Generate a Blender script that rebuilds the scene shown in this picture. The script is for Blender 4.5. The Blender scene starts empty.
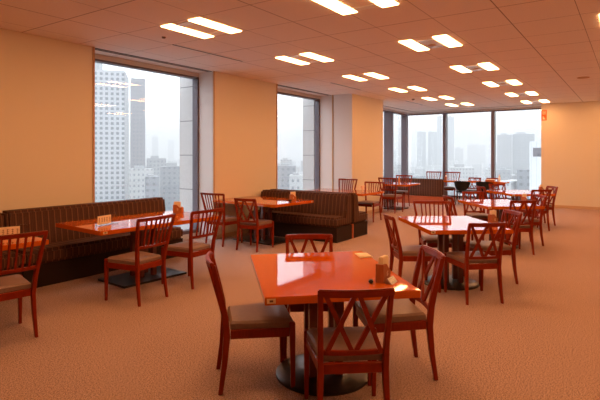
import bpy, bmesh, math, random
from mathutils import Vector, Matrix

random.seed(7)
SC = bpy.context.scene
COL = SC.collection
PI = math.pi

# ------------------------------------------------------------------ materials
def new_mat(name):
    m = bpy.data.materials.new(name)
    m.use_nodes = True
    nt = m.node_tree
    return m, nt, nt.nodes, nt.links, nt.nodes['Principled BSDF']

def mat_plain(name, col, rough=0.5, coat=0.0, coat_rough=0.05, metal=0.0, spec=0.5, noise=0.0, nscale=30, bump=0.0, bscale=200):
    m, nt, N, L, b = new_mat(name)
    b.inputs['Base Color'].default_value = (*col, 1)
    b.inputs['Roughness'].default_value = rough
    b.inputs['Metallic'].default_value = metal
    b.inputs['Specular IOR Level'].default_value = spec
    b.inputs['Coat Weight'].default_value = coat
    b.inputs['Coat Roughness'].default_value = coat_rough
    if noise > 0:
        tc = N.new('ShaderNodeTexCoord')
        n = N.new('ShaderNodeTexNoise'); n.inputs['Scale'].default_value = nscale
        n.inputs['Detail'].default_value = 4
        L.new(tc.outputs['Object'], n.inputs['Vector'])
        r = N.new('ShaderNodeValToRGB')
        r.color_ramp.elements[0].position = 0.3; r.color_ramp.elements[1].position = 0.7
        r.color_ramp.elements[0].color = (*[c * (1 - noise) for c in col], 1)
        r.color_ramp.elements[1].color = (*[min(1, c * (1 + noise)) for c in col], 1)
        L.new(n.outputs['Fac'], r.inputs['Fac'])
        L.new(r.outputs['Color'], b.inputs['Base Color'])
    if bump > 0:
        tc = N.new('ShaderNodeTexCoord')
        n = N.new('ShaderNodeTexNoise'); n.inputs['Scale'].default_value = bscale
        L.new(tc.outputs['Object'], n.inputs['Vector'])
        bp = N.new('ShaderNodeBump'); bp.inputs['Strength'].default_value = bump
        bp.inputs['Distance'].default_value = 0.01
        L.new(n.outputs['Fac'], bp.inputs['Height'])
        L.new(bp.outputs['Normal'], b.inputs['Normal'])
    return m

def math_node(nt, op, a, b=None, c=None):
    n = nt.nodes.new('ShaderNodeMath'); n.operation = op
    for i, v in enumerate((a, b, c)):
        if v is None: continue
        if isinstance(v, (int, float)): n.inputs[i].default_value = v
        else: nt.links.new(v, n.inputs[i])
    return n.outputs[0]

def mix_col(nt, fac, c1, c2):
    n = nt.nodes.new('ShaderNodeMix'); n.data_type = 'RGBA'
    if isinstance(fac, (int, float)): n.inputs[0].default_value = fac
    else: nt.links.new(fac, n.inputs[0])
    for i, c in ((6, c1), (7, c2)):
        if isinstance(c, tuple): n.inputs[i].default_value = (*c, 1)
        else: nt.links.new(c, n.inputs[i])
    return n.outputs[2]

def wood(name, col, rough=0.35, coat=0.5, spec=0.5, grain=0.35, coat_rough=0.08):
    m, nt, N, L, b = new_mat(name)
    tc = N.new('ShaderNodeTexCoord')
    mp = N.new('ShaderNodeMapping'); mp.inputs['Scale'].default_value = (6, 40, 6)
    n = N.new('ShaderNodeTexNoise'); n.inputs['Scale'].default_value = 2.5; n.inputs['Detail'].default_value = 6
    L.new(tc.outputs['Object'], mp.inputs['Vector']); L.new(mp.outputs['Vector'], n.inputs['Vector'])
    c = mix_col(nt, n.outputs['Fac'], tuple(x * (1 - grain) for x in col), tuple(x * (1 + grain) for x in col))
    L.new(c, b.inputs['Base Color'])
    b.inputs['Roughness'].default_value = rough
    b.inputs['Specular IOR Level'].default_value = spec
    b.inputs['Coat Weight'].default_value = coat
    b.inputs['Coat Roughness'].default_value = coat_rough
    if coat >= 1: b.inputs['Coat IOR'].default_value = 1.55
    return m

def stripe_fabric(name, period=0.075):
    # dark brown upholstery with thin tan stripes and soft ribs; stripes run across the object's local X
    m, nt, N, L, b = new_mat(name)
    tc = N.new('ShaderNodeTexCoord')
    sp = N.new('ShaderNodeSeparateXYZ'); L.new(tc.outputs['Object'], sp.inputs[0])
    sn = N.new('ShaderNodeSeparateXYZ'); L.new(tc.outputs['Normal'], sn.inputs[0])
    ax = math_node(nt, 'GREATER_THAN', math_node(nt, 'ABSOLUTE', sn.outputs[0]), 0.7)
    co = math_node(nt, 'ADD', math_node(nt, 'MULTIPLY', sp.outputs[0], math_node(nt, 'SUBTRACT', 1.0, ax)),
                   math_node(nt, 'MULTIPLY', sp.outputs[1], ax))
    t = math_node(nt, 'FRACT', math_node(nt, 'DIVIDE', math_node(nt, 'ADD', co, 50.0), period))
    line = math_node(nt, 'LESS_THAN', math_node(nt, 'ABSOLUTE', math_node(nt, 'SUBTRACT', t, 0.5)), 0.055)
    t2 = math_node(nt, 'FRACT', math_node(nt, 'DIVIDE', math_node(nt, 'ADD', co, 50.0), period / 4))
    line2 = math_node(nt, 'LESS_THAN', math_node(nt, 'ABSOLUTE', math_node(nt, 'SUBTRACT', t2, 0.5)), 0.2)
    n = N.new('ShaderNodeTexNoise'); n.inputs['Scale'].default_value = 90
    L.new(tc.outputs['Object'], n.inputs['Vector'])
    base = mix_col(nt, n.outputs['Fac'], (0.042, 0.018, 0.013), (0.095, 0.042, 0.030))
    c1 = mix_col(nt, math_node(nt, 'MULTIPLY', line2, 0.4), base, (0.14, 0.060, 0.037))
    c2 = mix_col(nt, math_node(nt, 'MULTIPLY', line, 0.5), c1, (0.33, 0.145, 0.082))
    L.new(c2, b.inputs['Base Color'])
    b.inputs['Roughness'].default_value = 0.85
    b.inputs['Specular IOR Level'].default_value = 0.2
    h = math_node(nt, 'ABSOLUTE', math_node(nt, 'SUBTRACT', t, 0.5))
    bp = N.new('ShaderNodeBump'); bp.inputs['Strength'].default_value = 0.6; bp.inputs['Distance'].default_value = 0.012
    L.new(math_node(nt, 'MULTIPLY', h, -1.0), bp.inputs['Height']); L.new(bp.outputs['Normal'], b.inputs['Normal'])
    return m

def window_grid(name, wall, win, px, pz, fx=0.5, fz=0.5, rough=0.7):
    # facade with a regular grid of windows, in the building's own coordinates
    m, nt, N, L, b = new_mat(name)
    tc = N.new('ShaderNodeTexCoord')
    sp = N.new('ShaderNodeSeparateXYZ'); L.new(tc.outputs['Object'], sp.inputs[0])
    sn = N.new('ShaderNodeSeparateXYZ'); L.new(tc.outputs['Normal'], sn.inputs[0])
    ax = math_node(nt, 'GREATER_THAN', math_node(nt, 'ABSOLUTE', sn.outputs[0]), 0.7)
    co = math_node(nt, 'ADD', math_node(nt, 'MULTIPLY', sp.outputs[0], math_node(nt, 'SUBTRACT', 1.0, ax)),
                   math_node(nt, 'MULTIPLY', sp.outputs[1], ax))
    def band(v, p, f):
        t = math_node(nt, 'FRACT', math_node(nt, 'DIVIDE', math_node(nt, 'ADD', v, 2000.0), p))
        return math_node(nt, 'LESS_THAN', math_node(nt, 'ABSOLUTE', math_node(nt, 'SUBTRACT', t, 0.5)), f / 2)
    side = math_node(nt, 'LESS_THAN', math_node(nt, 'ABSOLUTE', sn.outputs[2]), 0.5)
    w = math_node(nt, 'MULTIPLY', math_node(nt, 'MULTIPLY', band(co, px, fx), band(sp.outputs[2], pz, fz)), side)
    L.new(mix_col(nt, w, wall, win), b.inputs['Base Color'])
    b.inputs['Roughness'].default_value = rough
    return m

def emit(name, col, s):
    m = bpy.data.materials.new(name); m.use_nodes = True
    nt = m.node_tree; nt.nodes.clear()
    e = nt.nodes.new('ShaderNodeEmission'); e.inputs['Color'].default_value = (*col, 1); e.inputs['Strength'].default_value = s
    o = nt.nodes.new('ShaderNodeOutputMaterial'); nt.links.new(e.outputs[0], o.inputs[0])
    return m

LAMP = (1.0, 0.465, 0.17)
M = {}
M['wall'] = mat_plain('wall_covering', (0.72, 0.645, 0.53), 0.85, spec=0.15, bump=0.15, bscale=350)
M['reveal'] = mat_plain('reveal_panel', (0.68, 0.66, 0.66), 0.6, spec=0.3)
M['trim'] = mat_plain('corner_trim', (0.50, 0.30, 0.16), 0.6)
M['base'] = mat_plain('skirting', (0.55, 0.36, 0.22), 0.6)
M['frame'] = mat_plain('window_frame', (0.12, 0.10, 0.125), 0.45)
M['header'] = mat_plain('window_header', (0.62, 0.61, 0.63), 0.5)
M['slot'] = mat_plain('blind_slot', (0.03, 0.025, 0.025), 0.8)
M['wood'] = wood('chair_wood', (0.215, 0.019, 0.002), 0.32, 0.10, 0.12)
M['top'] = wood('table_lacquer', (0.54, 0.098, 0.003), 0.30, 1.0, 0.0, 0.06, 0.03)
M['post'] = wood('pedestal_wood', (0.12, 0.02, 0.010), 0.35, 0.4)
M['plinth_wood'] = wood('plinth_wood', (0.46, 0.10, 0.028), 0.4, 0.3)
M['steel'] = mat_plain('dark_bronze', (0.045, 0.036, 0.036), 0.28, metal=0.6, noise=0.25, nscale=14)
M['black'] = mat_plain('black_paint', (0.012, 0.010, 0.011), 0.6)
M['kick'] = mat_plain('dark_brown_kick', (0.026, 0.012, 0.009), 0.7, spec=0.2)
M['blackshell'] = mat_plain('black_leatherette', (0.010, 0.009, 0.010), 0.7, spec=0.2)
M['chrome'] = mat_plain('grey_metal', (0.35, 0.33, 0.33), 0.3, metal=0.9)
M['vinyl'] = mat_plain('seat_vinyl', (0.215, 0.132, 0.110), 0.45, spec=0.4, noise=0.08, nscale=60)
M['fabric'] = stripe_fabric('striped_fabric')
M['cream'] = mat_plain('cream_paper', (0.80, 0.66, 0.48), 0.7)
M['white'] = mat_plain('white_paper', (0.82, 0.80, 0.76), 0.7)
M['boxwood'] = wood('holder_wood', (0.36, 0.11, 0.035), 0.45, 0.3)
M['boxdark'] = mat_plain('dark_print', (0.03, 0.012, 0.008), 0.6)
M['ink'] = mat_plain('brown_ink', (0.13, 0.04, 0.02), 0.7)
M['brass'] = mat_plain('brass_tag', (0.75, 0.55, 0.28), 0.4, metal=0.3)
M['amber'] = mat_plain('amber_pot', (0.55, 0.16, 0.03), 0.3, coat=0.5)
M['red'] = mat_plain('sign_red', (0.85, 0.13, 0.012), 0.5)
M['lamp'] = emit('lamp_diffuser', LAMP, 28.0)
M['grille'] = mat_plain('grille_plastic', (0.90, 0.97, 1.0), 0.25, coat=1.0, coat_rough=0.1)
M['ceilplate'] = mat_plain('ceiling_plate', (0.86, 0.90, 0.92), 0.35)
M['detector'] = mat_plain('detector_grey', (0.16, 0.11, 0.09), 0.6)

# clear acrylic and window glass: mostly clear, Fresnel reflections, lets light through
def clear(name, tint, ior=1.5):
    m = bpy.data.materials.new(name); m.use_nodes = True
    nt = m.node_tree; nt.nodes.clear()
    t = nt.nodes.new('ShaderNodeBsdfTransparent'); t.inputs['Color'].default_value = (*tint, 1)
    g = nt.nodes.new('ShaderNodeBsdfGlossy'); g.inputs['Roughness'].default_value = 0.0
    f = nt.nodes.new('ShaderNodeFresnel')
    gm = nt.nodes.new('ShaderNodeNewGeometry')
    # same reflectance from either face of the sheet
    nt.links.new(math_node(nt, 'ADD', math_node(nt, 'MULTIPLY', gm.outputs['Backfacing'], 1 / ior - ior), ior), f.inputs['IOR'])
    mx = nt.nodes.new('ShaderNodeMixShader'); o = nt.nodes.new('ShaderNodeOutputMaterial')
    nt.links.new(f.outputs[0], mx.inputs[0]); nt.links.new(t.outputs[0], mx.inputs[1]); nt.links.new(g.outputs[0], mx.inputs[2])
    nt.links.new(mx.outputs[0], o.inputs[0])
    return m
M['glass'] = clear('window_glass', (0.97, 0.985, 0.99), 1.35)
M['acrylic'] = clear('clear_acrylic', (0.95, 0.95, 0.95), 1.45)

# ceiling: square mineral tiles with thin dark joints
def ceiling_mat():
    m, nt, N, L, b = new_mat('ceiling_tiles')
    g = N.new('ShaderNodeNewGeometry')
    sp = N.new('ShaderNodeSeparateXYZ'); L.new(g.outputs['Position'], sp.inputs[0])
    def joint(v, off, p, w):
        t = math_node(nt, 'FRACT', math_node(nt, 'DIVIDE', math_node(nt, 'ADD', v, 100 * p - off), p))
        d = math_node(nt, 'MULTIPLY', math_node(nt, 'MINIMUM', t, math_node(nt, 'SUBTRACT', 1.0, t)), p)
        return math_node(nt, 'LESS_THAN', d, w)
    j = math_node(nt, 'MAXIMUM', joint(sp.outputs[0], 3.65, 0.73, 0.0042), joint(sp.outputs[1], 4.41, 0.66, 0.0032))
    wide = joint(sp.outputs[1], 1.11, 1.98, 0.006)
    wx = joint(sp.outputs[0], 2.92, 2.19, 0.006)
    j = math_node(nt, 'MAXIMUM', j, math_node(nt, 'MAXIMUM', wide, wx))
    n = N.new('ShaderNodeTexNoise'); n.inputs['Scale'].default_value = 55; n.inputs['Detail'].default_value = 6
    L.new(g.outputs['Position'], n.inputs['Vector'])
    base = mix_col(nt, n.outputs['Fac'], (0.78, 0.73, 0.69), (0.90, 0.86, 0.82))
    L.new(mix_col(nt, math_node(nt, 'MULTIPLY', j, 0.72), base, (0.16, 0.12, 0.12)), b.inputs['Base Color'])
    b.inputs['Roughness'].default_value = 0.9; b.inputs['Specular IOR Level'].default_value = 0.1
    return m
M['ceiling'] = ceiling_mat()

def carpet_mat():
    m, nt, N, L, b = new_mat('loop_carpet')
    g = N.new('ShaderNodeNewGeometry')
    def noise(s, d=3):
        n = N.new('ShaderNodeTexNoise'); n.inputs['Scale'].default_value = s; n.inputs['Detail'].default_value = d
        L.new(g.outputs['Position'], n.inputs['Vector']); return n.outputs['Fac']
    r = N.new('ShaderNodeValToRGB')
    r.color_ramp.elements[0].position = 0.40; r.color_ramp.elements[1].position = 0.61
    r.color_ramp.elements[0].color = (0.16, 0.105, 0.092, 1); r.color_ramp.elements[1].color = (0.62, 0.43, 0.375, 1)
    L.new(math_node(nt, 'ADD', math_node(nt, 'MULTIPLY', noise(170, 2), 0.68), math_node(nt, 'MULTIPLY', noise(80, 2), 0.32)), r.inputs['Fac'])
    L.new(mix_col(nt, math_node(nt, 'MULTIPLY', noise(1.3), 0.25), r.outputs['Color'], (0.30, 0.17, 0.13)), b.inputs['Base Color'])
    b.inputs['Roughness'].default_value = 0.95; b.inputs['Specular IOR Level'].default_value = 0.1
    bp = N.new('ShaderNodeBump'); bp.inputs['Strength'].default_value = 0.5; bp.inputs['Distance'].default_value = 0.006
    L.new(noise(160), bp.inputs['Height']); L.new(bp.outputs['Normal'], b.inputs['Normal'])
    return m
M['carpet'] = carpet_mat()

def granite_mat():
    m, nt, N, L, b = new_mat('grey_granite')
    g = N.new('ShaderNodeNewGeometry')
    n = N.new('ShaderNodeTexNoise'); n.inputs['Scale'].default_value = 70; n.inputs['Detail'].default_value = 6
    L.new(g.outputs['Position'], n.inputs['Vector'])
    sp = N.new('ShaderNodeSeparateXYZ'); L.new(g.outputs['Position'], sp.inputs[0])
    t = math_node(nt, 'FRACT', math_node(nt, 'DIVIDE', math_node(nt, 'ADD', sp.outputs[2], 60 - 0.09), 0.62))
    j = math_node(nt, 'LESS_THAN', t, 0.022)
    c = mix_col(nt, n.outputs['Fac'], (0.36, 0.36, 0.37), (0.62, 0.62, 0.63))
    L.new(mix_col(nt, j, c, (0.16, 0.16, 0.17)), b.inputs['Base Color'])
    b.inputs['Roughness'].default_value = 0.7
    return m
M['granite'] = granite_mat()

# ------------------------------------------------------------------ mesh helpers
def bm_box(bm, x0, x1, y0, y1, z0, z1):
    r = bmesh.ops.create_cube(bm, size=1.0)
    for v in r['verts']:
        v.co = Vector(((x0 + x1) / 2 + v.co.x * (x1 - x0), (y0 + y1) / 2 + v.co.y * (y1 - y0), (z0 + z1) / 2 + v.co.z * (z1 - z0)))
    return r['verts']

def bm_loft(bm, sections):
    """sections: list of rings (equal count of points), capped at both ends."""
    rings = [[bm.verts.new(p) for p in s] for s in sections]
    n = len(rings[0])
    for a, b in zip(rings, rings[1:]):
        for i in range(n):
            bm.faces.new((a[i], a[(i + 1) % n], b[(i + 1) % n], b[i]))
    bm.faces.new(rings[0][::-1]); bm.faces.new(rings[-1])

def rect(c, w, d, ax=Vector((1, 0, 0)), ay=Vector((0, 1, 0))):
    c = Vector(c)
    return [c - ax * w / 2 - ay * d / 2, c + ax * w / 2 - ay * d / 2, c + ax * w / 2 + ay * d / 2, c - ax * w / 2 + ay * d / 2]

def bm_bar(bm, p0, p1, w0, d0, w1=None, d1=None, hint=Vector((1, 0, 0))):
    """straight bar between two points; w along hint, d along the other axis"""
    p0, p1 = Vector(p0), Vector(p1)
    w1 = w0 if w1 is None else w1; d1 = d0 if d1 is None else d1
    t = (p1 - p0).normalized()
    ax = (hint - t * hint.dot(t)).normalized(); ay = t.cross(ax)
    bm_loft(bm, [rect(p0, w0, d0, ax, ay), rect(p1, w1, d1, ax, ay)])

def bm_disc(bm, c, r, z0, z1, seg=40, r1=None):
    r1 = r if r1 is None else r1
    ring = lambda rr, z: [Vector((c[0] + rr * math.cos(2 * PI * i / seg), c[1] + rr * math.sin(2 * PI * i / seg), z)) for i in range(seg)]
    bm_loft(bm, [ring(r, z0), ring(r1, z1)])

def bevel(bm, off, seg=2, ang=30):
    es = [e for e in bm.edges if len(e.link_faces) == 2 and e.calc_face_angle(0) > math.radians(ang)]
    if es:
        bmesh.ops.bevel(bm, geom=es, offset=off, segments=seg, affect='EDGES', clamp_overlap=True)

def obj(name, bm, mat, parent=None, loc=None, rot=0.0, smooth=False, bev=0.0, seg=2):
    bmesh.ops.recalc_face_normals(bm, faces=bm.faces)
    if bev > 0:
        bevel(bm, bev, seg)
    me = bpy.data.meshes.new(name)
    bm.to_mesh(me); bm.free()
    for m in (mat if isinstance(mat, (list, tuple)) else [mat]):
        me.materials.append(m)
    if smooth:
        me.polygons.foreach_set('use_smooth', [True] * len(me.polygons))
        try: me.set_sharp_from_angle(angle=math.radians(40))
        except Exception: pass
    o = bpy.data.objects.new(name, me)
    COL.objects.link(o)
    if parent is not None: o.parent = parent
    if loc is not None: o.location = loc
    if rot: o.rotation_euler = (0, 0, rot)
    return o

def box_obj(name, mat, x0, x1, y0, y1, z0, z1, parent=None, bev=0.0, **k):
    bm = bmesh.new(); bm_box(bm, x0, x1, y0, y1, z0, z1)
    return obj(name, bm, mat, parent, bev=bev, **k)

def thing(name, label, cat, loc=(0, 0, 0), rot=0.0, group=None):
    o = bpy.data.objects.new(name, None); COL.objects.link(o)
    o.empty_display_size = 0.1
    o.location = loc; o.rotation_euler = (0, 0, rot)
    tag(o, label, cat, group)
    return o

def tag(o, label, cat, group=None):
    o['label'] = label; o['category'] = cat
    if group: o['group'] = group
    return o

def struct(o, label=None):
    o['kind'] = 'structure'
    if label: o['label'] = label
    return o

def dup(root, loc, rot, label, group=None, sz=1.0):
    def cp(o, par):
        c = o.copy(); COL.objects.link(c)
        if par is not None: c.parent = par
        for ch in kids.get(o.name, []): cp(ch, c)
        return c
    kids = {}
    def walk(o):
        kids[o.name] = list(o.children)
        for ch in o.children: walk(ch)
    walk(root)
    r = cp(root, None)
    r.location = loc; r.rotation_euler = (0, 0, rot); r.scale = (1, 1, sz)
    r['label'] = label
    if group: r['group'] = group
    return r

# ------------------------------------------------------------------ room shell
CZ = 2.946
WY = 6.04            # window wall, inner face
GY = 6.40            # glazing plane of the window wall
GX = 16.0            # glazing plane of the end wall
RX = 15.4            # end wall, inner face
X0, Y0 = -2.2, -4.2  # the walls behind the camera

struct(box_obj('floor', M['carpet'], X0 - .2, GX + .25, Y0 - .2, GY + .2, -0.2, 0.0))
struct(box_obj('ceiling', M['ceiling'], X0 - .2, GX + .25, Y0 - .2, GY + .2, CZ, CZ + 0.2))
bm = bmesh.new()
for a, b in ((X0 - .2, 3.87), (6.17, 7.99), (10.26, 12.0)):
    bm_box(bm, a, b, WY, GY + 0.15, 0, CZ)
struct(obj('wall_left', bm, M['wall']))
struct(box_obj('wall_right', M['wall'], RX, GX + .2, Y0 - .2, 2.15, 0, CZ))
struct(box_obj('wall_front', M['wall'], X0 - .2, RX, Y0 - .2, Y0, 0, CZ))
struct(box_obj('wall_back', M['wall'], X0 - .2, X0, Y0, WY, 0, CZ))
# the column that stands out from the window wall, its flank clad in grey
struct(box_obj('wall_column', M['wall'], 10.275, 12.0, 5.51, WY, 0, CZ))
struct(box_obj('trim_1', M['reveal'], 10.255, 10.2745, 5.512, 6.02, 0, CZ))
# grey reveal panels on the far jambs of the two windows
struct(box_obj('trim_2', M['reveal'], 6.155, 6.1695, WY + .015, GY + .01, 0, CZ))
struct(box_obj('trim_3', M['reveal'], 10.24, 10.2595, WY + .015, GY + .01, 0, CZ))
# corner beads
for k, x in enumerate((3.86, 6.163, 7.98, 10.25)):
    struct(box_obj('trim_%d' % (4 + k), M['trim'], x - 0.012, x + 0.014, WY - 0.012, WY + 0.016, 0.0, CZ))
# skirting
struct(box_obj('baseboard_right', M['base'], RX - .014, RX - .001, Y0, 2.15, 0, 0.075))
bm = bmesh.new()
for a, b in ((X0, 3.86), (6.17, 7.98), ):
    bm_box(bm, a, b, WY - .014, WY - .001, 0, 0.075)
bm_box(bm, 10.27, 12.0, 5.496, 5.509, 0, 0.075)
struct(obj('baseboard_left', bm, M['base']))
# blind slots in the ceiling above the windows
def slots(n, boxes):
    bm = bmesh.new()
    for b in boxes: bm_box(bm, *b)
    struct(obj('trim_%d' % n, bm, M['slot']))
slots(8, [(3.89, 6.15, WY + .03, WY + .06, CZ - .006, CZ - .001), (3.89, 6.15, WY + .10, WY + .125, CZ - .006, CZ - .001)])
slots(9, [(8.01, 10.235, WY + .03, WY + .06, CZ - .006, CZ - .001), (8.01, 10.235, WY + .10, WY + .125, CZ - .006, CZ - .001)])
slots(10, [(12.02, 15.55, WY + .03, WY + .06, CZ - .006, CZ - .001), (15.55, 15.58, 2.2, WY + .06, CZ - .006, CZ - .001)])

def window_south(n, x0, x1):
    bm = bmesh.new()
    zt = 2.87
    bm_box(bm, x0, x1, GY, GY + .13, zt - .03, zt)
    bm_box(bm, x0, x1, GY, GY + .13, 0.10, 0.16)
    bm_box(bm, x0, x0 + .04, GY, GY + .13, 0.16, zt - .03)
    bm_box(bm, x1 - .035, x1, GY, GY + .13, 0.16, zt - .03)
    w = struct(obj('window_%d' % n, bm, M['frame']))
    box_obj('header', M['header'], x0, x1, GY + .01, GY + .13, zt, CZ, w)
    box_obj('sill', M['header'], x0, x1, GY + .01, GY + .13, 0.0, 0.10, w)
    box_obj('pane', M['glass'], x0 + .04, x1 - .035, GY + .06, GY + .068, 0.16, zt - .03, w)
    return w
window_south(1, 3.88, 6.155)
window_south(2, 8.0, 10.24)
# corner glazing beyond the column: window_3 continues the window wall, window_4 is the end wall
zt = 2.885
bm = bmesh.new()
bm_box(bm, 12.0, GX - .05, GY, GY + .12, zt - .03, zt)
bm_box(bm, 12.0, GX - .05, GY, GY + .12, 0.10, 0.16)
w3 = struct(obj('window_3', bm, M['frame']))
box_obj('header', M['header'], 12.0, GX - .05, GY + .01, GY + .12, zt, CZ, w3)
box_obj('sill', M['header'], 12.0, GX - .05, GY + .01, GY + .12, 0.0, 0.10, w3)
box_obj('mullion', M['frame'], 14.27, 14.35, GY - .17, GY + .12, 0.0, zt - .03, w3)
box_obj('pane', M['glass'], 12.0, 14.27, GY + .06, GY + .068, 0.16, zt - .03, w3)
box_obj('pane', M['glass'], 14.35, 15.62, GY + .06, GY + .068, 0.16, zt - .03, w3)
bm = bmesh.new()
bm_box(bm, GX, GX + .12, 2.15, GY + .12, zt - .03, zt)
bm_box(bm, GX, GX + .12, 2.15, GY + .12, 0.10, 0.16)
w4 = struct(obj('window_4', bm, M['frame']))
box_obj('header', M['header'], GX + .01, GX + .12, 2.15, GY + .12, zt, CZ, w4)
box_obj('sill', M['header'], GX + .01, GX + .12, 2.15, GY + .12, 0.0, 0.10, w4)
ys = [2.15, 3.59, 5.11, GY - .02]
box_obj('mullion', M['frame'], 15.62, 15.78, GY - .09, GY + .10, 0.0, zt - .03, w3)
for y in (3.59, 5.11):
    box_obj('mullion', M['frame'], GX - .12, GX + .12, y - .045, y + .045, 0.0, zt - .03, w4)
for a, b in zip(ys, ys[1:]):
    box_obj('pane', M['glass'], GX + .05, GX + .058, a + (.046 if a > 2.2 else 0), b - (.046 if b < 6 else .08), 0.16, zt - .03, w4)

# granite fins of the facade outside the first two windows
for a, b in ((6.15, 8.0), (10.22, 11.9)):
    o = box_obj('granite_pier', M['granite'], a, b, GY + .16, GY + .50, -1.0, 3.6)
    struct(o, 'grey granite facade pier outside the glass beside the %s window' % ('tall left' if a < 7 else 'narrow middle'))

# ------------------------------------------------------------------ ceiling fittings
def make_light(name, kind):
    t = thing(name, '', 'ceiling light')
    for y0, y1 in ((-0.185, 0.0), (-0.635, -0.445)):
        bm = bmesh.new(); bm_box(bm, 0.014, 0.69, y0 + .010, y1 - .010, -0.008, 0.0)
        d = obj('diffuser', bm, M['lamp'], t, loc=(0, 0, -0.001))
    if kind == 'grille':
        g = box_obj('return_grille', M['grille'], 0.12, 0.60, -0.435, -0.195, -0.010, -0.001, t)
        bm = bmesh.new()
        for k in range(9):
            bm_box(bm, 0.20 + k * .038, 0.207 + k * .038, -0.42, -0.21, -0.013, -0.0101)
        obj('grille_blades', bm, M['grille'], g)
        bm = bmesh.new(); bm_disc(bm, (0.40, -0.315), 0.05, -0.02, -0.0101, 20)
        obj('sensor', bm, M['trim'], g)
    else:
        box_obj('end_plate', M['ceilplate'], 0.05, 0.15, -0.44, -0.19, -0.006, -0.001, t)
        box_obj('end_plate', M['ceilplate'], 0.56, 0.66, -0.44, -0.19, -0.006, -0.001, t)
    return t
LG = 'recessed twin ceiling lights'
lp = make_light('ceiling_light', 'plain')
lg = make_light('ceiling_light', 'grille')
ORD = ['nearest', 'second nearest', 'third nearest', 'fourth nearest', 'fifth nearest', 'farthest']
rowA = [3.66, 5.81, 7.87, 9.93, 11.98, 13.87]
rowB = [3.75, 5.89, 8.05, 10.17, 12.27, 14.25]
first = {'p': True, 'g': True}
def put_light(kind, x, y, label):
    src = lp if kind == 'p' else lg
    if first[kind]:
        first[kind] = False; src.location = (x, y, CZ); src['label'] = label; src['group'] = LG
    else:
        dup(src, (x, y, CZ), 0, label, LG)
for i, x in enumerate(rowA):
    put_light('p', x, 4.44, 'twin warm ceiling light, %s in the row beside the window wall' % ORD[i])
for i, x in enumerate(rowB):
    put_light('p' if i == 0 else 'g', x, 2.50, 'twin warm ceiling light, %s in the row above the red table aisle' % ORD[i])
put_light('p', 5.93, 0.29, 'twin warm ceiling light cut by the right edge of the photo')
for x in (1.57, 3.75, 8.05, 10.17, 12.27, 14.25):  # out of view, this row is carried on for even illumination
    put_light('p', x, 0.36, 'unseen twin warm ceiling light added in the row over the bare carpet aisle')
put_light('p', 1.57, 4.44, 'unseen twin warm ceiling light added over the near end of the window wall sofa')  # out of view, added to brighten the lower left wall
for x in (1.57,):  # unseen overhead fitting, added to light the near end
    put_light('p', x, 2.50, 'unseen twin warm ceiling light added above the place the picture is seen from')
for x in (1.57, 5.93, 10.17):  # unseen extra row continuing the light grid, added to light the room
    put_light('p', x, -1.6, 'unseen twin warm ceiling light added in the row farthest from the windows')

for k, (a, b) in enumerate(((4.36, 5.78), (8.46, 9.76), (12.4, 13.7))):
    o = thing('air_slot', 'long dark air slot in the ceiling %s' % ['near the tall left window', 'near the narrow middle window', 'near the corner window beyond the column'][k], 'air vent', (a, 5.03, CZ), 0, 'slot vents by the windows')
    box_obj('slot', M['slot'], 0.01, b - a - .01, -0.02, 0.02, -0.004, -0.001, o)
    bm = bmesh.new()
    bm_box(bm, 0, b - a, -0.035, -0.021, -0.007, -0.001); bm_box(bm, 0, b - a, 0.021, 0.035, -0.007, -0.001)
    obj('rim', bm, M['ceilplate'], o)
bm = bmesh.new(); bm_disc(bm, (0, 0), 0.020, -0.018, -0.001, 20, 0.026)
tag(obj('smoke_detector', bm, M['detector'], loc=(4.03, 4.81, CZ), smooth=True), 'tiny dark round sensor on the ceiling beside the nearest twin light', 'smoke detector')
bm = bmesh.new(); bm_disc(bm, (0, 0), 0.03, -0.03, -0.001, 20, 0.04)
tag(obj('smoke_detector', bm, M['detector'], loc=(12.14, 4.72, CZ), smooth=True), 'tiny dark round sensor on the far ceiling beside the corner air slot', 'smoke detector')
bm = bmesh.new(); bm_disc(bm, (0, 0), 0.10, -0.012, -0.001, 28, 0.11)
tag(obj('ceiling_speaker', bm, M['trim'], loc=(10.6, 0.76, CZ), smooth=True), 'round tan speaker in the ceiling before the far orange wall', 'ceiling speaker')

# the red notice on the end wall
sg = thing('wall_sign', 'small upright red orange sign with pale pictograms high on the far wall', 'sign', (RX - .001, 2.08, 2.47))
box_obj('sign_board', M['red'], -0.012, 0, -0.075, 0.06, 0, 0.30, sg, bev=0.003)
bm = bmesh.new()
bm_box(bm, -0.0145, -0.0121, -0.045, 0.03, 0.175, 0.185); bm_box(bm, -0.0145, -0.0121, -0.045, 0.03, 0.265, 0.275)
bm_box(bm, -0.0145, -0.0121, -0.045, -0.033, 0.185, 0.265); bm_box(bm, -0.0145, -0.0121, 0.018, 0.03, 0.185, 0.265)
bm_box(bm, -0.0145, -0.0121, -0.02, 0.004, 0.20, 0.25)
obj('upper_pictogram', bm, M['cream'], sg)
bm = bmesh.new()
bm_box(bm, -0.0145, -0.0121, -0.04, 0.03, 0.03, 0.055); bm_box(bm, -0.0145, -0.0121, -0.02, 0.03, 0.055, 0.085); bm_box(bm, -0.0145, -0.0121, 0.005, 0.03, 0.085, 0.12)
obj('lower_pictogram', bm, M['cream'], sg)

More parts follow.
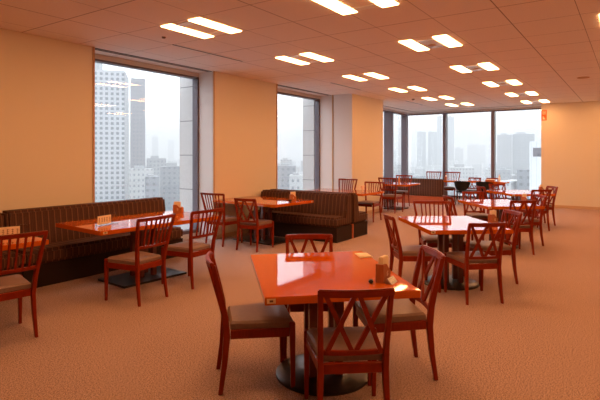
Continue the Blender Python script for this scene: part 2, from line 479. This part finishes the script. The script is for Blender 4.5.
# ------------------------------------------------------------------ chairs
def arc_rail(x0, x1, y, z, sag, h, d, lean=0.0, n=10):
    """rail curved backwards (towards -Y) in the middle"""
    bm = bmesh.new()
    secs = []
    for i in range(n + 1):
        t = i / n; x = x0 + (x1 - x0) * t
        s = 4 * t * (1 - t)
        yy = y - sag * s
        slope = -sag * (4 - 8 * t) / (x1 - x0)
        tx = Vector((1, slope, 0)).normalized(); ay = Vector((-tx.y, tx.x, 0))
        az = Vector((0, -lean, 1)).normalized()
        c = Vector((x, yy, z))
        secs.append([c - ay * d / 2 - az * h / 2, c + ay * d / 2 - az * h / 2, c + ay * d / 2 + az * h / 2, c - ay * d / 2 + az * h / 2])
    bm_loft(bm, secs)
    return bm

def make_chair(name, style, top):
    t = thing(name, '', 'chair')
    # upholstered pad
    bm = bmesh.new()
    pts = [(-.168, -.175), (-.188, .0), (-.208, .185), (-.19, .218), (.19, .218), (.208, .185), (.188, .0), (.168, -.175)]
    bm_loft(bm, [[Vector((x, y, .392)) for x, y in pts], [Vector((x, y, .424)) for x, y in pts], [Vector((x * .93, y * .93 + .001, .438)) for x, y in pts], [Vector((x * .5, y * .5, .442)) for x, y in pts]])
    obj('seat', bm, M['vinyl'], t, smooth=True)
    # seat rails
    bm = bmesh.new()
    bm_bar(bm, (-.17, .205, .362), (.17, .205, .362), .022, .056, hint=Vector((0, 1, 0)))
    bm_bar(bm, (-.155, -.19, .362), (.155, -.19, .362), .024, .056, hint=Vector((0, 1, 0)))
    for s in (-1, 1):
        bm_bar(bm, (s * .172, -.175, .362), (s * .200, .19, .362), .022, .056, hint=Vector((1, 0, 0)))
    obj('seat_frame', bm, M['wood'], t, bev=0.003, seg=1)
    # legs
    for s in (-1, 1):
        bm = bmesh.new()
        bm_loft(bm, [rect((s * .207, .212, 0), .024, .026), rect((s * .206, .208, .33), .033, .036), rect((s * .205, .206, .425), .034, .038)])
        obj('leg', bm, M['wood'], t, bev=0.004, seg=1)
    zc = top - .03
    def back_y(z): return -.196 - .085 * max(0, (z - .40) / (zc - .40)) ** 1.15
    flare = .010 if style == 'x' else .068
    def half(z): return .172 + flare * max(0, (z - .40) / (zc - .40))
    for s in (-1, 1):
        bm = bmesh.new()
        secs = [rect((s * .184, -.238, 0), .024, .027), rect((s * .177, -.212, .18), .029, .034), rect((s * .172, -.198, .35), .032, .042)]
        for k in range(1, 6):
            z = .40 + (zc + .012 - .40) * k / 5
            secs.append(rect((s * half(z), back_y(z), z), .030 - .004 * k / 5, .042 - .012 * k / 5))
        bm_loft(bm, secs)
        obj('leg', bm, M['wood'], t, bev=0.004, seg=1)
    # top rail, bowed
    obj('top_rail', arc_rail(-half(zc) - .014, half(zc) + .014, back_y(zc) - .002, zc + .008, .028, .044 if style == 'x' else .036, .026, .25), M['wood'], t, bev=0.006, seg=2, smooth=True)
    zl = .455 if style == 'x' else .565
    obj('lower_rail', arc_rail(-half(zl) + .012, half(zl) - .012, back_y(zl), zl, .018, .030, .020, .2), M['wood'], t, bev=0.003, seg=1)
    def P(x, z):
        h = half(z); q = 1 - (x / h) ** 2
        return Vector((x, back_y(z) - (.018 + .010 * (z - .455) / .35) * max(0, q), z))
    if style == 'x':
        za, zb = zl + .008, zc
        for (xt, xb) in ((-.158, -.010), (-.012, -.140), (.012, .140), (.158, .010)):
            bm = bmesh.new()
            off = Vector((0, 0.006 if xt * xb > 0 and abs(xt) > .1 else -0.006, 0))
            p0, p1 = P(xb, za), P(xt, zb); mid = P((xb + xt) / 2, (za + zb) / 2)
            up = Vector((0, 1, 0))
            def sec(p, tdir):
                ay = (up - tdir * up.dot(tdir)).normalized(); ax = tdir.cross(ay)
                return rect(p + off, .024, .016, ax, ay)
            bm_loft(bm, [sec(p0, (mid - p0).normalized()), sec(mid, (p1 - p0).normalized()), sec(p1, (p1 - mid).normalized())])
            obj('cross_bar', bm, M['wood'], t)
    else:
        for k in range(6):
            x = -.145 + .290 * k / 5
            bm = bmesh.new()
            p0, p1 = P(x * .88, zl), P(x, zc); mid = P(x * .94, (zl + zc) / 2)
            bm_loft(bm, [rect(p0, .016, .012), rect(mid, .016, .012), rect(p1, .016, .012)])
            obj('spindle', bm, M['wood'], t)
    return t

XCH = make_chair('dining_chair', 'x', .815)
SCH = make_chair('dining_chair', 'slat', .868)
used = {'x': False, 's': False}
def chair(style, x, y, face_deg, label, group, sz=1.0):
    rot = math.radians(face_deg - 90)
    src = XCH if style == 'x' else SCH
    if not used[style]:
        used[style] = True
        src.location = (x, y, 0); src.rotation_euler = (0, 0, rot); src['label'] = label; src['group'] = group
        return src
    return dup(src, (x, y, 0), rot, label, group, sz)

G1 = 'cross-back chairs around the diamond-set tables'
G2 = 'chairs at the window wall tables'
G3 = 'chairs along the far window table'
chair('x', 2.485, 2.055, -44, 'cross-back chair at the left side of the nearest table, seen side-on', G1)
c2 = chair('x', 2.412, 1.332, 39, 'nearest cross-back chair, back turned to the viewer, cut by the bottom edge', G1)
c2.scale = (1, 1, .98)
chair('x', 3.11, 1.36, 131, 'cross-back chair at the right side of the nearest table beside the napkin box', G1)
chair('x', 3.14, 2.04, 217, 'cross-back chair on the far side of the nearest table, only its back showing', G1)
chair('x', 5.17, 2.00, -51, 'cross-back chair at the left end of the second diamond-set table', G1)
chair('x', 5.17, 1.36, 42, 'cross-back chair with its back to us at the second diamond-set table', G1)
chair('x', 5.97, 1.385, 130, 'cross-back chair at the right side of the second diamond-set table', G1)
chair('s', 6.10, 2.05, 212, 'slat-back chair on the far side of the second diamond-set table', G1)
chair('x', 8.02, 2.24, -52, 'cross-back chair at the left end of the third diamond-set table', G1)
chair('x', 7.94, 1.49, 38, 'cross-back chair with its back to us at the third diamond-set table', G1)
chair('x', 8.73, 1.49, 128, 'cross-back chair at the right side of the third diamond-set table', G1)
chair('x', 8.83, 2.22, 217, 'cross-back chair on the far side of the third diamond-set table', G1)
chair('x', 10.93, 2.45, -52, 'cross-back chair at the left end of the farthest diamond-set table', G1)
chair('x', 10.60, 1.62, 38, 'cross-back chair with its back to us at the farthest diamond-set table', G1)
chair('x', 11.40, 1.63, 128, 'cross-back chair nearest the bare orange end wall', G1)
chair('x', 11.68, 2.42, 217, 'cross-back chair on the far side of the farthest diamond-set table', G1)
chair('s', 1.89, 4.24, 82, 'slat-back chair at the left edge of the photo, cut by the frame', G2)
chair('s', 3.18, 4.21, 95, 'slat-back chair at the left half of the long table below the tall window', G2)
chair('s', 3.915, 4.23, 92, 'slat-back chair at the right half of the long table below the tall window', G2)
chair('x', 5.93, 4.92, 8, 'cross-back chair at the table before the double bench, seen from behind', G2)
chair('s', 5.97, 5.62, 2, 'slat-back chair closest to the orange wall between the two windows', G2)
chair('s', 9.93, 4.90, 180, 'slat-back chair at the near right corner of the table behind the double bench', G2)
chair('s', 9.95, 5.61, 180, 'slat-back chair standing against the grey flank of the column', G2, 1.06)
chair('s', 11.72, 5.13, 0, 'slat-back chair in front of the orange column face', G2, 1.05)
chair('s', 13.15, 5.50, 180, 'slat-back chair by the dark corner mullion beyond the column', G2, 1.04)
chair('s', 15.50, 5.42, 180, 'slat-back chair behind the low bench wall, left of the two against the glass', G3, 1.09)
chair('s', 15.50, 4.80, 180, 'slat-back chair behind the low bench wall, right of the two against the glass', G3, 1.09)
chair('x', 15.50, 4.10, 180, 'cross-back chair whose red rail shows over the window table, left one', G3, .95)
chair('x', 15.50, 3.55, 180, 'cross-back chair whose red rail shows over the window table, right one', G3, .95)

# black tub chairs at the window table
def make_tub():
    t = thing('tub_chair', '', 'chair')
    bm = bmesh.new(); bm_disc(bm, (0, 0), .21, .38, .43, 28, .205)
    obj('seat', bm, M['blackshell'], t, smooth=True, bev=.012)
    bm = bmesh.new(); n = 12; outer = []
    for i in range(n + 1):
        u = -1 + 2 * i / n
        a = u * math.radians(62)
        r = .265
        zb = .44 + .20 * abs(u) ** 3.0
        zt_ = .725 - .03 * abs(u) ** 2
        x, y = r * math.sin(a), -r * math.cos(a) + .01
        xi, yi = (r - .03) * math.sin(a), -(r - .03) * math.cos(a) + .01
        outer.append([Vector((x, y, zb)), Vector((xi, yi, zb)), Vector((xi * 1.04, yi * 1.04, zt_)), Vector((x * 1.05, y * 1.05, zt_))])
    bm_loft(bm, outer)
    obj('backrest', bm, M['blackshell'], t, smooth=True, bev=.008)
    for sx in (-1, 1):
        for sy in (-1, 1):
            bm = bmesh.new()
            bm_bar(bm, (sx * .13, sy * .13, .385), (sx * .19, sy * .19, 0), .022, .022, .016, .016)
            obj('leg', bm, M['black'], t)
    return t
tub = make_tub()
tub.location = (14.60, 4.12, 0); tub.rotation_euler = (0, 0, math.radians(-90))
tub['label'] = 'black tub chair beside the end of the low striped bench'; tub['group'] = 'black tub chairs at the window table'
dup(tub, (14.62, 3.50, 0), math.radians(-90), 'black tub chair near the right end of the window table', 'black tub chairs at the window table')

# ------------------------------------------------------------------ tables
def top_mesh(lx, ly, z0=.655, z1=.70):
    bm = bmesh.new(); bm_box(bm, -lx / 2, lx / 2, -ly / 2, ly / 2, z0, z1)
    return bm

def make_table(name, lx, ly, base, tagpos):
    t = thing(name, '', 'table')
    obj('table_top', top_mesh(lx, ly), M['top'], t, bev=.004, seg=2)
    for sx in (-1, 1):
        for sy in (-1, 1):
            box_obj('post', M['post'], sx * .085 - .026, sx * .085 + .026, sy * .085 - .026, sy * .085 + .026, .028, .654, t, bev=.003)
    if base == 'disc':
        bm = bmesh.new(); bm_disc(bm, (0, 0), .315, 0.0, .016, 56); bm_disc(bm, (0, 0), .315, .016, .027, 56, .29)
        obj('base_plate', bm, M['steel'], t, smooth=True)
    else:
        bm = bmesh.new(); bm_box(bm, -base[0] / 2, base[0] / 2, -base[1] / 2, base[1] / 2, 0, .024)
        obj('base_plate', bm, M['steel'], t, bev=.003)
    if tagpos:
        x, y, ax = tagpos
        bm = bmesh.new()
        if ax == 'x': bm_box(bm, x, x + .003, y - .024, y + .024, .667, .692)
        else: bm_box(bm, x - .024, x + .024, y, y + .003, .667, .692)
        g = obj('number_tag', bm, M['brass'], t)
        bm = bmesh.new()
        if ax == 'x': bm_box(bm, x - .001, x, y - .010, y + .010, .674, .685)
        else: bm_box(bm, x - .010, x + .010, y - .001, y, .674, .685)
        obj('number_mark', bm, M['ink'], g)
    return t

TG = 'red-orange lacquered tables set at a diamond angle'
D1 = make_table('dining_table', 1.16, .895, 'disc', (-.583, .412, 'x'))
D1.location = (2.79, 1.722, 0); D1.rotation_euler = (0, 0, math.radians(44))
D1['label'] = 'nearest red-orange lacquered table on a round base, napkin box on it'; D1['group'] = TG
dup(D1, (5.60, 1.73, 0), math.radians(39), 'second diamond-set table from the viewer, its top white with window glare', TG)
dup(D1, (8.37, 1.80, 0), math.radians(38), 'third diamond-set table from the viewer, in the middle of the row', TG)
dup(D1, (11.10, 1.98, 0), math.radians(38), 'farthest diamond-set table, just before the end wall', TG)

WG = 'long lacquered tables along the window wall'
L1 = make_table('long_table', 1.64, .97, (.86, .56), (-.77, -.488, 'y'))
L1.location = (3.775, 4.875, 0); L1.rotation_euler = (0, 0, math.radians(-4))
L1['label'] = 'long table before the sofa under the tall window, top white with glare'; L1['group'] = WG
dup(L1, (1.59, 4.95, 0), math.radians(-4), 'long table at the left edge of the photo, mostly cut by the frame', WG)
L2 = make_table('long_table', 1.02, 1.44, (.56, .92), (.46, -.723, 'y'))
L2.location = (6.58, 5.28, 0); L2.rotation_euler = (0, 0, math.radians(-4))
L2['label'] = 'table on a black oblong base plate between slat chairs and the double bench'; L2['group'] = WG
t4 = dup(L2, (9.22, 5.22, 0), 0, 'table behind the double bench, beside the column', WG); t4.scale = (1, 1.09, 1)
dup(L2, (12.58, 5.60, 0), 0, 'table beyond the column near the corner window', WG, )
FG = 'tables along the end window'
L3 = make_table('window_table', .52, 1.50, (.36, .60), None)
L3.location = (15.1, 3.74, 0); L3['label'] = 'narrow table along the end window, its near end before black tub chairs'; L3['group'] = FG
dup(L3, (15.1, 5.28, 0), 0, 'narrow table along the end window, hidden behind the low striped bench', FG)

# ------------------------------------------------------------------ upholstered benches (local X = length, +Y = front)
def make_bench(name, length, depth, back_h, label, group, loc, rot, back_t=.20, plinth='kick', plinth_h=.255, back_plinth=False, seat_h=.42):
    t = thing(name, label, 'bench', loc, rot, group)
    h = length / 2
    # origin on the floor at the back face
    box_obj('plinth', M[plinth], -h + .004, h - .004, 0.01 if not back_plinth else .0, depth - .03, 0, plinth_h - .002, t)
    bm = bmesh.new(); bm_box(bm, -h, h, back_t - .02, depth, plinth_h, seat_h)
    obj('seat_cushion', bm, M['fabric'], t, bev=.035, seg=4, smooth=True)
    bm = bmesh.new()
    z0 = plinth_h
    prof = [(0, z0), (back_t + .05, z0), (back_t + .045, seat_h), (back_t - .01, back_h), (0, back_h)]
    bm_loft(bm, [[Vector((-h, y, z)) for y, z in prof], [Vector((h, y, z)) for y, z in prof]])
    obj('backrest', bm, M['fabric'], t, bev=.03, seg=4, smooth=True)
    return t
BG = 'striped sofas along the window wall'
make_bench('banquette', 2.27, .60, .835, 'long striped brown sofa under the tall left window', BG, (3.79, WY - .017, 0), PI)
make_bench('banquette', 2.2, .60, .825, 'striped brown sofa section at the left edge of the photo', BG, (1.54, WY - .017, 0), PI)
DG = 'two back-to-back striped benches'
b1 = make_bench('bench_seat', 1.93, .575, .795, 'striped bench of the double unit, facing the table before the orange wall', DG, (7.605, 5.045, 0), PI / 2)
b2 = make_bench('bench_seat', 1.93, .59, .795, 'striped bench on the far side of the double unit, facing the column', DG, (7.645, 5.045, 0), -PI / 2)
box_obj('divider', M['plinth_wood'], -.972, .966, -.032, .008, 0, .255, b2)
make_bench('bench_seat', 1.85, .50, .765, 'low bench with striped back on a red wood plinth before the far windows', 'bench at the far windows', (14.28, 5.56, 0), -PI / 2, back_t=.12, plinth='plinth_wood', plinth_h=.24, back_plinth=True)

# ------------------------------------------------------------------ things on the tables
def napkin_box(loc, rot, label, group, slant=1):
    t = thing('napkin_holder', label, 'napkin holder', loc, rot, group)
    # wooden sleeve: two stepped cheeks, back, floor
    prof = [(0, 0), (.105, 0), (.105, .062), (.083, .074), (.06, .096), (.045, .110), (0, .110)]
    bm = bmesh.new()
    bm_loft(bm, [[Vector((x, 0, z)) for x, z in prof], [Vector((x, .010, z)) for x, z in prof]])
    bm_loft(bm, [[Vector((x, .042, z)) for x, z in prof], [Vector((x, .052, z)) for x, z in prof]])
    bm_box(bm, 0, .010, .0101, .0419, 0, .110)
    bm_box(bm, .0101, .105, .0101, .0419, 0, .010)
    obj('wooden_case', bm, M['boxwood'], t)
    bm = bmesh.new(); bm_box(bm, .012, .100, .0115, .0405, .012, .152)
    obj('napkin_stack', bm, M['cream'], t, bev=.004)
    bm = bmesh.new()
    for x, z in ((.05, .055), (.062, .045), (.052, .04), (.060, .062)):
        bm_box(bm, x - .004, x + .004, -.0015, -.0001, z - .004, z + .004)
    obj('dot_emblem', bm, M['cream'], t)
    return t
NG = 'wooden napkin holders on the tables'
nb = napkin_box((2.69, 1.232, .701), 0, 'wooden napkin box with pale dots on the nearest table', NG)
dup(nb, (5.67, 1.29, .701), math.radians(-25), 'wooden napkin box on the right corner of the second diamond-set table', NG)
dup(nb, (8.42, 1.43, .701), math.radians(-25), 'wooden napkin box on the third diamond-set table', NG)
dup(nb, (11.27, 1.58, .701), math.radians(-25), 'wooden napkin box on the farthest diamond-set table', NG)
nd = dup(nb, (4.38, 5.04, .701), math.radians(-35), 'wooden napkin box at the right end of the long table under the tall window', NG)
dup(nb, (6.70, 4.78, .701), math.radians(-35), 'wooden napkin box on the table before the double bench', NG)

# tent card leaning at the foot of the front napkin box
bm = bmesh.new()
bm_loft(bm, [[Vector((0, 0, 0)), Vector((0, .045, 0)), Vector((0, .03, .032))], [Vector((.095, 0, 0)), Vector((.095, .045, 0)), Vector((.095, .03, .032))]])
tc = tag(obj('tent_card', bm, M['chrome'], loc=(2.69, 1.178, .7012), rot=math.radians(2)), 'small grey tent card in front of the napkin box', 'card')
bm = bmesh.new()
for k in range(6):
    a = .012 + k * .0125
    bm_loft(bm, [[Vector((a, .010, .0115)), Vector((a, .0205, .0235)), Vector((a, .0195, .0240)), Vector((a, .009, .012))], [Vector((a + .008, .010, .0115)), Vector((a + .008, .0205, .0235)), Vector((a + .008, .0195, .0240)), Vector((a + .008, .009, .012))]])
obj('card_text', bm, M['white'], tc)
bm = bmesh.new(); bm_box(bm, -.02, .02, -.014, .014, 0, .022)
tag(obj('toothpick_case', bm, M['black'], loc=(2.66, 1.300, .7012), rot=.4, bev=.006), 'small black case at the left foot of the napkin box', 'case')
# leaflets on the far corner of the front table
bm = bmesh.new(); bm_box(bm, -.075, .075, -.05, .05, 0, .004); bm_box(bm, -.068, .07, -.045, .042, .0041, .008)
lf = tag(obj('menu_leaflet', bm, M['cream'], loc=(3.35, 1.70, .7012), rot=math.radians(44)), 'pale folded menu leaflets lying on the far corner of the nearest table', 'menu')
bm = bmesh.new()
bm_box(bm, -.05, -.01, -.03, .02, .0081, .0088); bm_box(bm, .015, .05, -.03, .0, .0081, .0088)
obj('leaflet_print', bm, M['brass'], lf)

# reserved-seat cards in clear stands on the two long tables
def card_stand(loc, rot, label, marks):
    t = thing('table_sign', label, 'table sign', loc, rot, 'card stands on the long tables')
    bm = bmesh.new(); bm_box(bm, -.15, .15, -.035, .035, 0, .005); bm_box(bm, -.15, .15, .0, .004, .0051, .115)
    obj('clear_stand', bm, M['acrylic'], t)
    bm = bmesh.new(); bm_box(bm, -.135, .06, -.004, -.001, .012, .105)
    c = obj('card', bm, M['cream'], t)
    bm = bmesh.new()
    rnd = random.Random(marks)
    for k in range(5):     # five characters of brush lettering
        cx = -.115 + k * .038
        for j in range(3):
            zz = .04 + j * .018; w = .007 + rnd.random() * .004
            bm_box(bm, cx - w, cx + w, -.0055, -.0041, zz, zz + .0035)
        xo = cx + (rnd.random() - .5) * .012
        bm_box(bm, xo - .002, xo + .002, -.0065, -.0056, .036, .084)
    obj('lettering', bm, M['ink'], c)
    return t
card_stand((3.25, 4.83, .7012), math.radians(12), 'cream lettered card in a clear stand on the long table under the tall window', 3)
card_stand((2.23, 4.78, .7012), math.radians(-14), 'cream lettered card in a clear stand on the leftmost table', 5)

def pot(loc, label, h=.075, r=.028):
    t = thing('seasoning_pot', label, 'condiment pot', loc, 0, 'seasoning pots beside napkin boxes')
    bm = bmesh.new(); bm_disc(bm, (0, 0), r, 0, h * .8, 24, r * .92); obj('pot_body', bm, M['amber'], t, smooth=True)
    bm = bmesh.new(); bm_disc(bm, (0, 0), r * .95, h * .8, h, 24, r * .8); obj('lid', bm, M['boxwood'], t, smooth=True)
    return t
pot((4.51, 5.02, .7012), 'amber seasoning pot beside the napkin box under the tall window')
pot((6.83, 4.78, .7012), 'amber seasoning pot beside the napkin box before the double bench')
bm = bmesh.new(); bm_box(bm, -.025, .025, -.02, .02, 0, .03)
tag(obj('toothpick_case', bm, M['black'], loc=(6.64, 4.74, .7012), bev=.006), 'small black case beside the napkin box before the double bench', 'case')

# folded napkin standing in a glass on the table behind the double bench
t = thing('napkin_glass', 'small glass with a pale folded napkin on the table behind the double bench', 'glass', (9.02, 4.60, .7012))
bm = bmesh.new(); bm_disc(bm, (0, 0), .03, 0, .06, 20, .036); obj('tumbler', bm, M['acrylic'], t, smooth=True)
bm = bmesh.new()
bm_loft(bm, [rect((0, 0, .01), .03, .02), rect((0, 0, .07), .05, .03), rect((0, 0, .145), .12, .05)])
obj('napkin', bm, M['cream'], t)
# bottle on the table by the column
def bottle(loc, h, mat, label):
    t = thing('bottle', label, 'bottle', loc)
    bm = bmesh.new()
    prof = [(.03, 0), (.032, h * .6), (.014, h * .78), (.012, h * .92)]
    bm_loft(bm, [[Vector((r * math.cos(2 * PI * i / 20), r * math.sin(2 * PI * i / 20), z)) for i in range(20)] for r, z in prof])
    obj('bottle_body', bm, mat, t, smooth=True)
    bm = bmesh.new(); bm_disc(bm, (0, 0), .015, h * .92, h, 16); obj('cap', bm, M['boxdark'] if mat is M['amber'] else M['cream'], t, smooth=True)
    return t
bottle((12.35, 5.2, .7012), .22, M['amber'], 'small dark-capped bottle on the table beyond the column')
bottle((15.1, 3.22, .7012), .20, M['white'], 'pale bottle at the right end of the window table')
bm = bmesh.new(); bm_box(bm, -.09, .09, -.13, .13, 0, .05)
tr = tag(obj('condiment_tray', bm, M['boxwood'], loc=(15.1, 3.47, .7012), bev=.006), 'low wooden condiment tray at the right end of the window table', 'tray')
bm = bmesh.new(); bm_box(bm, -.07, .07, -.11, .11, .0501, .062); obj('packets', bm, M['cream'], tr)
nb5 = dup(nb, (15.08, 4.78, .7012), 0, 'napkin box on the window table above the end of the low bench', NG)

# ------------------------------------------------------------------ the city outside
GZ = -42.0
struct(box_obj('ground_outside', mat_plain('city_ground', (0.16, 0.165, 0.17), 0.95, noise=.3, nscale=.02), -1500, 5200, -2200, 5200, GZ - 1, GZ))
pale = (0.62, 0.64, 0.66); dk = (0.12, 0.14, 0.18)
F_ = {
 'tower': window_grid('tower_facade', (0.377, 0.394, 0.426), (0.048, 0.052, 0.066), 3.55, 3.4, .52, .55),
 'plain': mat_plain('plain_facade', (0.262, 0.271, 0.285), .8),
 'dark': window_grid('dark_facade', (0.124, 0.109, 0.124), (0.066, 0.061, 0.076), 3.0, 3.6, .5, .5),
 'white': window_grid('white_facade', (0.380, 0.385, 0.390), (0.143, 0.153, 0.171), 2.6, 3.4, .4, .4),
 'grey': window_grid('grey_facade', (0.171, 0.180, 0.200), (0.076, 0.081, 0.095), 3.4, 3.4, .4, .4),
 'mid': window_grid('mid_facade', (0.238, 0.243, 0.257), (0.095, 0.105, 0.124), 3.2, 3.4, .5, .5),
 'glass': window_grid('glassy_facade', (0.105, 0.124, 0.148), (0.048, 0.057, 0.076), 4.0, 3.6, .7, .5),
}
BUILT = []
def building(x, y, w, d, top, bearing, kind, label, group='buildings of the hazy city', cap=True):
    t = thing('building', label, 'building', (x, y, GZ), math.radians(bearing - 90), group)
    h = top - GZ
    BUILT.append((x, y, (w + d) * .55 + 12))
    bm = bmesh.new(); bm_box(bm, -w / 2, w / 2, -d / 2, d / 2, 0, h)
    obj('facade', bm, F_[kind], t)
    if cap:
        bm = bmesh.new()
        bm_box(bm, -w * .30, w * .12, -d * .2, d * .3, h, h + min(3.2, w * .14))
        obj('roof_housing', bm, F_['plain'], t)
    return t
tw = building(205, 315, 38, 34, 60, 50, 'tower', 'tall pale office tower with a grid of square windows', cap=False)
bm = bmesh.new(); bm_box(bm, -19, 2.5, -15, 6, 60 - GZ, 67.5 - GZ); obj('roof_housing', bm, F_['plain'], tw)
bm = bmesh.new(); bm_box(bm, 19.01, 19.6, -17, 17, 0, 59.8 - GZ); obj('blank_flank', bm, F_['plain'], tw)
building(281, 371, 12, 22, 70, 55, 'dark', 'dark slender tower right behind the pale office tower', cap=False)
building(198, 258, 14, 18, -7, 56, 'white', 'white low block at the foot of the pale office tower')
building(176, 220, 7, 16, -10, 53, 'grey', 'grey block before the white low block')
building(285, 350, 16, 25, -1, 51, 'mid', 'beige mid-rise seen through the tall window')
building(231, 265, 17, 20, -6, 46, 'grey', 'grey mid-rise beside the granite pier of the tall window')
building(864, 1066, 16, 30, 51, 51, 'mid', 'faint far tower left of the tall window skyline')
building(1023, 1187, 19, 30, 49, 49, 'mid', 'faint far tower right of the tall window skyline')
building(252, 183, 11, 22, -5, 38, 'grey', 'grey mid-rise seen through the narrow window')
building(195, 135, 7, 14, -8, 33, 'white', 'pale block low in the narrow window')
building(431, 313, 12, 25, -3, 36, 'mid', 'distant block in the haze of the narrow window')
building(880, 326, 16, 20, 45, 20, 'glass', 'left one of the hazy twin round-topped towers')
building(890, 308, 16, 20, 45, 19, 'glass', 'right one of the hazy twin round-topped towers')
building(1010, 335, 9.5, 14, 84, 18, 'glass', 'tall slim hazy tower left of the middle mullion')
building(1020, 314, 13, 16, 82, 17, 'glass', 'tall slim hazy tower right of the middle mullion')
building(896, 306, 17, 25, 15, 19, 'mid', 'hazy mid-rise below the slim towers')
building(1124, 327, 18, 25, 18, 16, 'mid', 'low hazy block in the middle pane')
building(1461, 375, 49, 35, 32, 14, 'mid', 'broad faint block in the middle pane')
building(446, 128, 19, 40, -9, 20, 'white', 'long flat pale roof behind the window chairs')
building(681, 138, 17, 40, 28, 8, 'grey', 'left half of the big grey block in the right pane')
building(719, 123, 26, 45, 30, 12, 'glass', 'right half of the big grey block in the right pane')
building(325, 127, 10, 20, -12, 21, 'mid', 'low block in the left end pane')
building(537, 123, 11, 25, -13, 16, 'white', 'white low block beneath the big grey block')
building(336, 58, 13, 20, -11, 14, 'mid', 'near apartment block low in the right pane')
building(458, 94, 11, 22, -11, 9, 'grey', 'grey low block beneath the big grey block')
building(580, 251, 22, 40, -10, 23, 'mid', 'hazy block seen past the column')
building(1040, 455, 18, 30, 14, 24, 'mid', 'far hazy tower seen past the column')
t = building(140, 19.2, 6, 12, 5, 8, 'plain', 'white neighbouring tower edge beside the orange end wall', cap=False)
t.children[0].data.materials.clear(); t.children[0].data.materials.append(window_grid('white_tiles', (0.56, 0.58, 0.60), (0.46, 0.48, 0.50), 1.2, 1.2, .12, 1.0))
bm = bmesh.new(); bm_box(bm, -2.2, 2.2, -6.1, -6.001, 1.2 - GZ, 3.4 - GZ); obj('louvre', bm, F_['dark'], t)

# the endless low city, one mass
bm = bmesh.new(); rc = random.Random(11)
for k in range(5200):
    d = 260 * math.exp(rc.random() * 2.6)
    b = math.radians(rc.uniform(2, 66))
    x, y = d * math.cos(b), d * math.sin(b)
    w = rc.uniform(6, 16) * (1 + d / 3000); dd = rc.uniform(6, 16) * (1 + d / 3000)
    top = GZ + rc.uniform(5, 17) + (rc.random() < .14) * rc.uniform(5, 22)
    if any(math.hypot(x - a, y - b_) < r_ + w * (1 if d < 1500 else .7) for a, b_, r_ in BUILT): continue
    vs = bm_box(bm, x - w / 2, x + w / 2, y - dd / 2, y + dd / 2, GZ, top)
    mi = rc.choice((0, 0, 1, 2, 2, 3))
    for f in {f for v in vs for f in v.link_faces}: f.material_index = mi
city = obj('cityscape', bm, [F_['white'], F_['mid'], F_['grey'], F_['dark']])
city['kind'] = 'stuff'; city['label'] = 'endless low city roofs fading into haze'; city['category'] = 'city'

# haze: a thin scattering layer over the city, outside the building
hz = bpy.data.materials.new('city_haze'); hz.use_nodes = True
nt = hz.node_tree; nt.nodes.clear()
vs_ = nt.nodes.new('ShaderNodeVolumeScatter'); vs_.inputs['Color'].default_value = (0.92, 0.95, 1.0, 1); vs_.inputs['Density'].default_value = 0.0011
o_ = nt.nodes.new('ShaderNodeOutputMaterial'); va_ = nt.nodes.new('ShaderNodeVolumeAbsorption'); va_.inputs['Color'].default_value = (0, 0, 0, 1); va_.inputs['Density'].default_value = 0.00050
ad_ = nt.nodes.new('ShaderNodeAddShader'); nt.links.new(vs_.outputs[0], ad_.inputs[0]); nt.links.new(va_.outputs[0], ad_.inputs[1])
nt.links.new(ad_.outputs[0], o_.inputs['Volume'])
bm = bmesh.new()
L_ = [(40, -1500), (4500, -1500), (4500, 4500), (-1000, 4500), (-1000, 40), (40, 40)]
bm_loft(bm, [[Vector((x, y, GZ + .05)) for x, y in L_], [Vector((x, y, 150)) for x, y in L_]])
h_ = obj('haze', bm, hz); h_['kind'] = 'stuff'; h_['label'] = 'pale grey haze over the city'; h_['category'] = 'haze'

# ------------------------------------------------------------------ sky, camera, view
w = bpy.data.worlds.new('overcast_sky'); SC.world = w; w.use_nodes = True
bg = w.node_tree.nodes['Background']
bg.inputs['Color'].default_value = (0.93, 0.96, 1.0, 1); bg.inputs['Strength'].default_value = 4.0

cam = bpy.data.cameras.new('camera'); co = bpy.data.objects.new('camera', cam); COL.objects.link(co)
A = math.radians(34.365)
co.location = (0, 0, 1.47); co.rotation_euler = (PI / 2, 0, A - PI / 2)
cam.sensor_width = 36; cam.lens = 485.5 / 600 * 36; cam.shift_y = -(200 - 155.5) / 600
cam.clip_end = 12000; cam.clip_start = .05
SC.camera = co

SC.view_settings.view_transform = 'Standard'; SC.view_settings.look = 'None'
SC.view_settings.gamma = 1; SC.view_settings.use_curve_mapping = False
SC.view_settings.exposure = 0.0
SC.cycles.use_denoising = True
SC.cycles.max_bounces = 10; SC.cycles.diffuse_bounces = 6; SC.cycles.transparent_max_bounces = 16
SC.cycles.volume_bounces = 1
SC.cycles.sample_clamp_indirect = 6
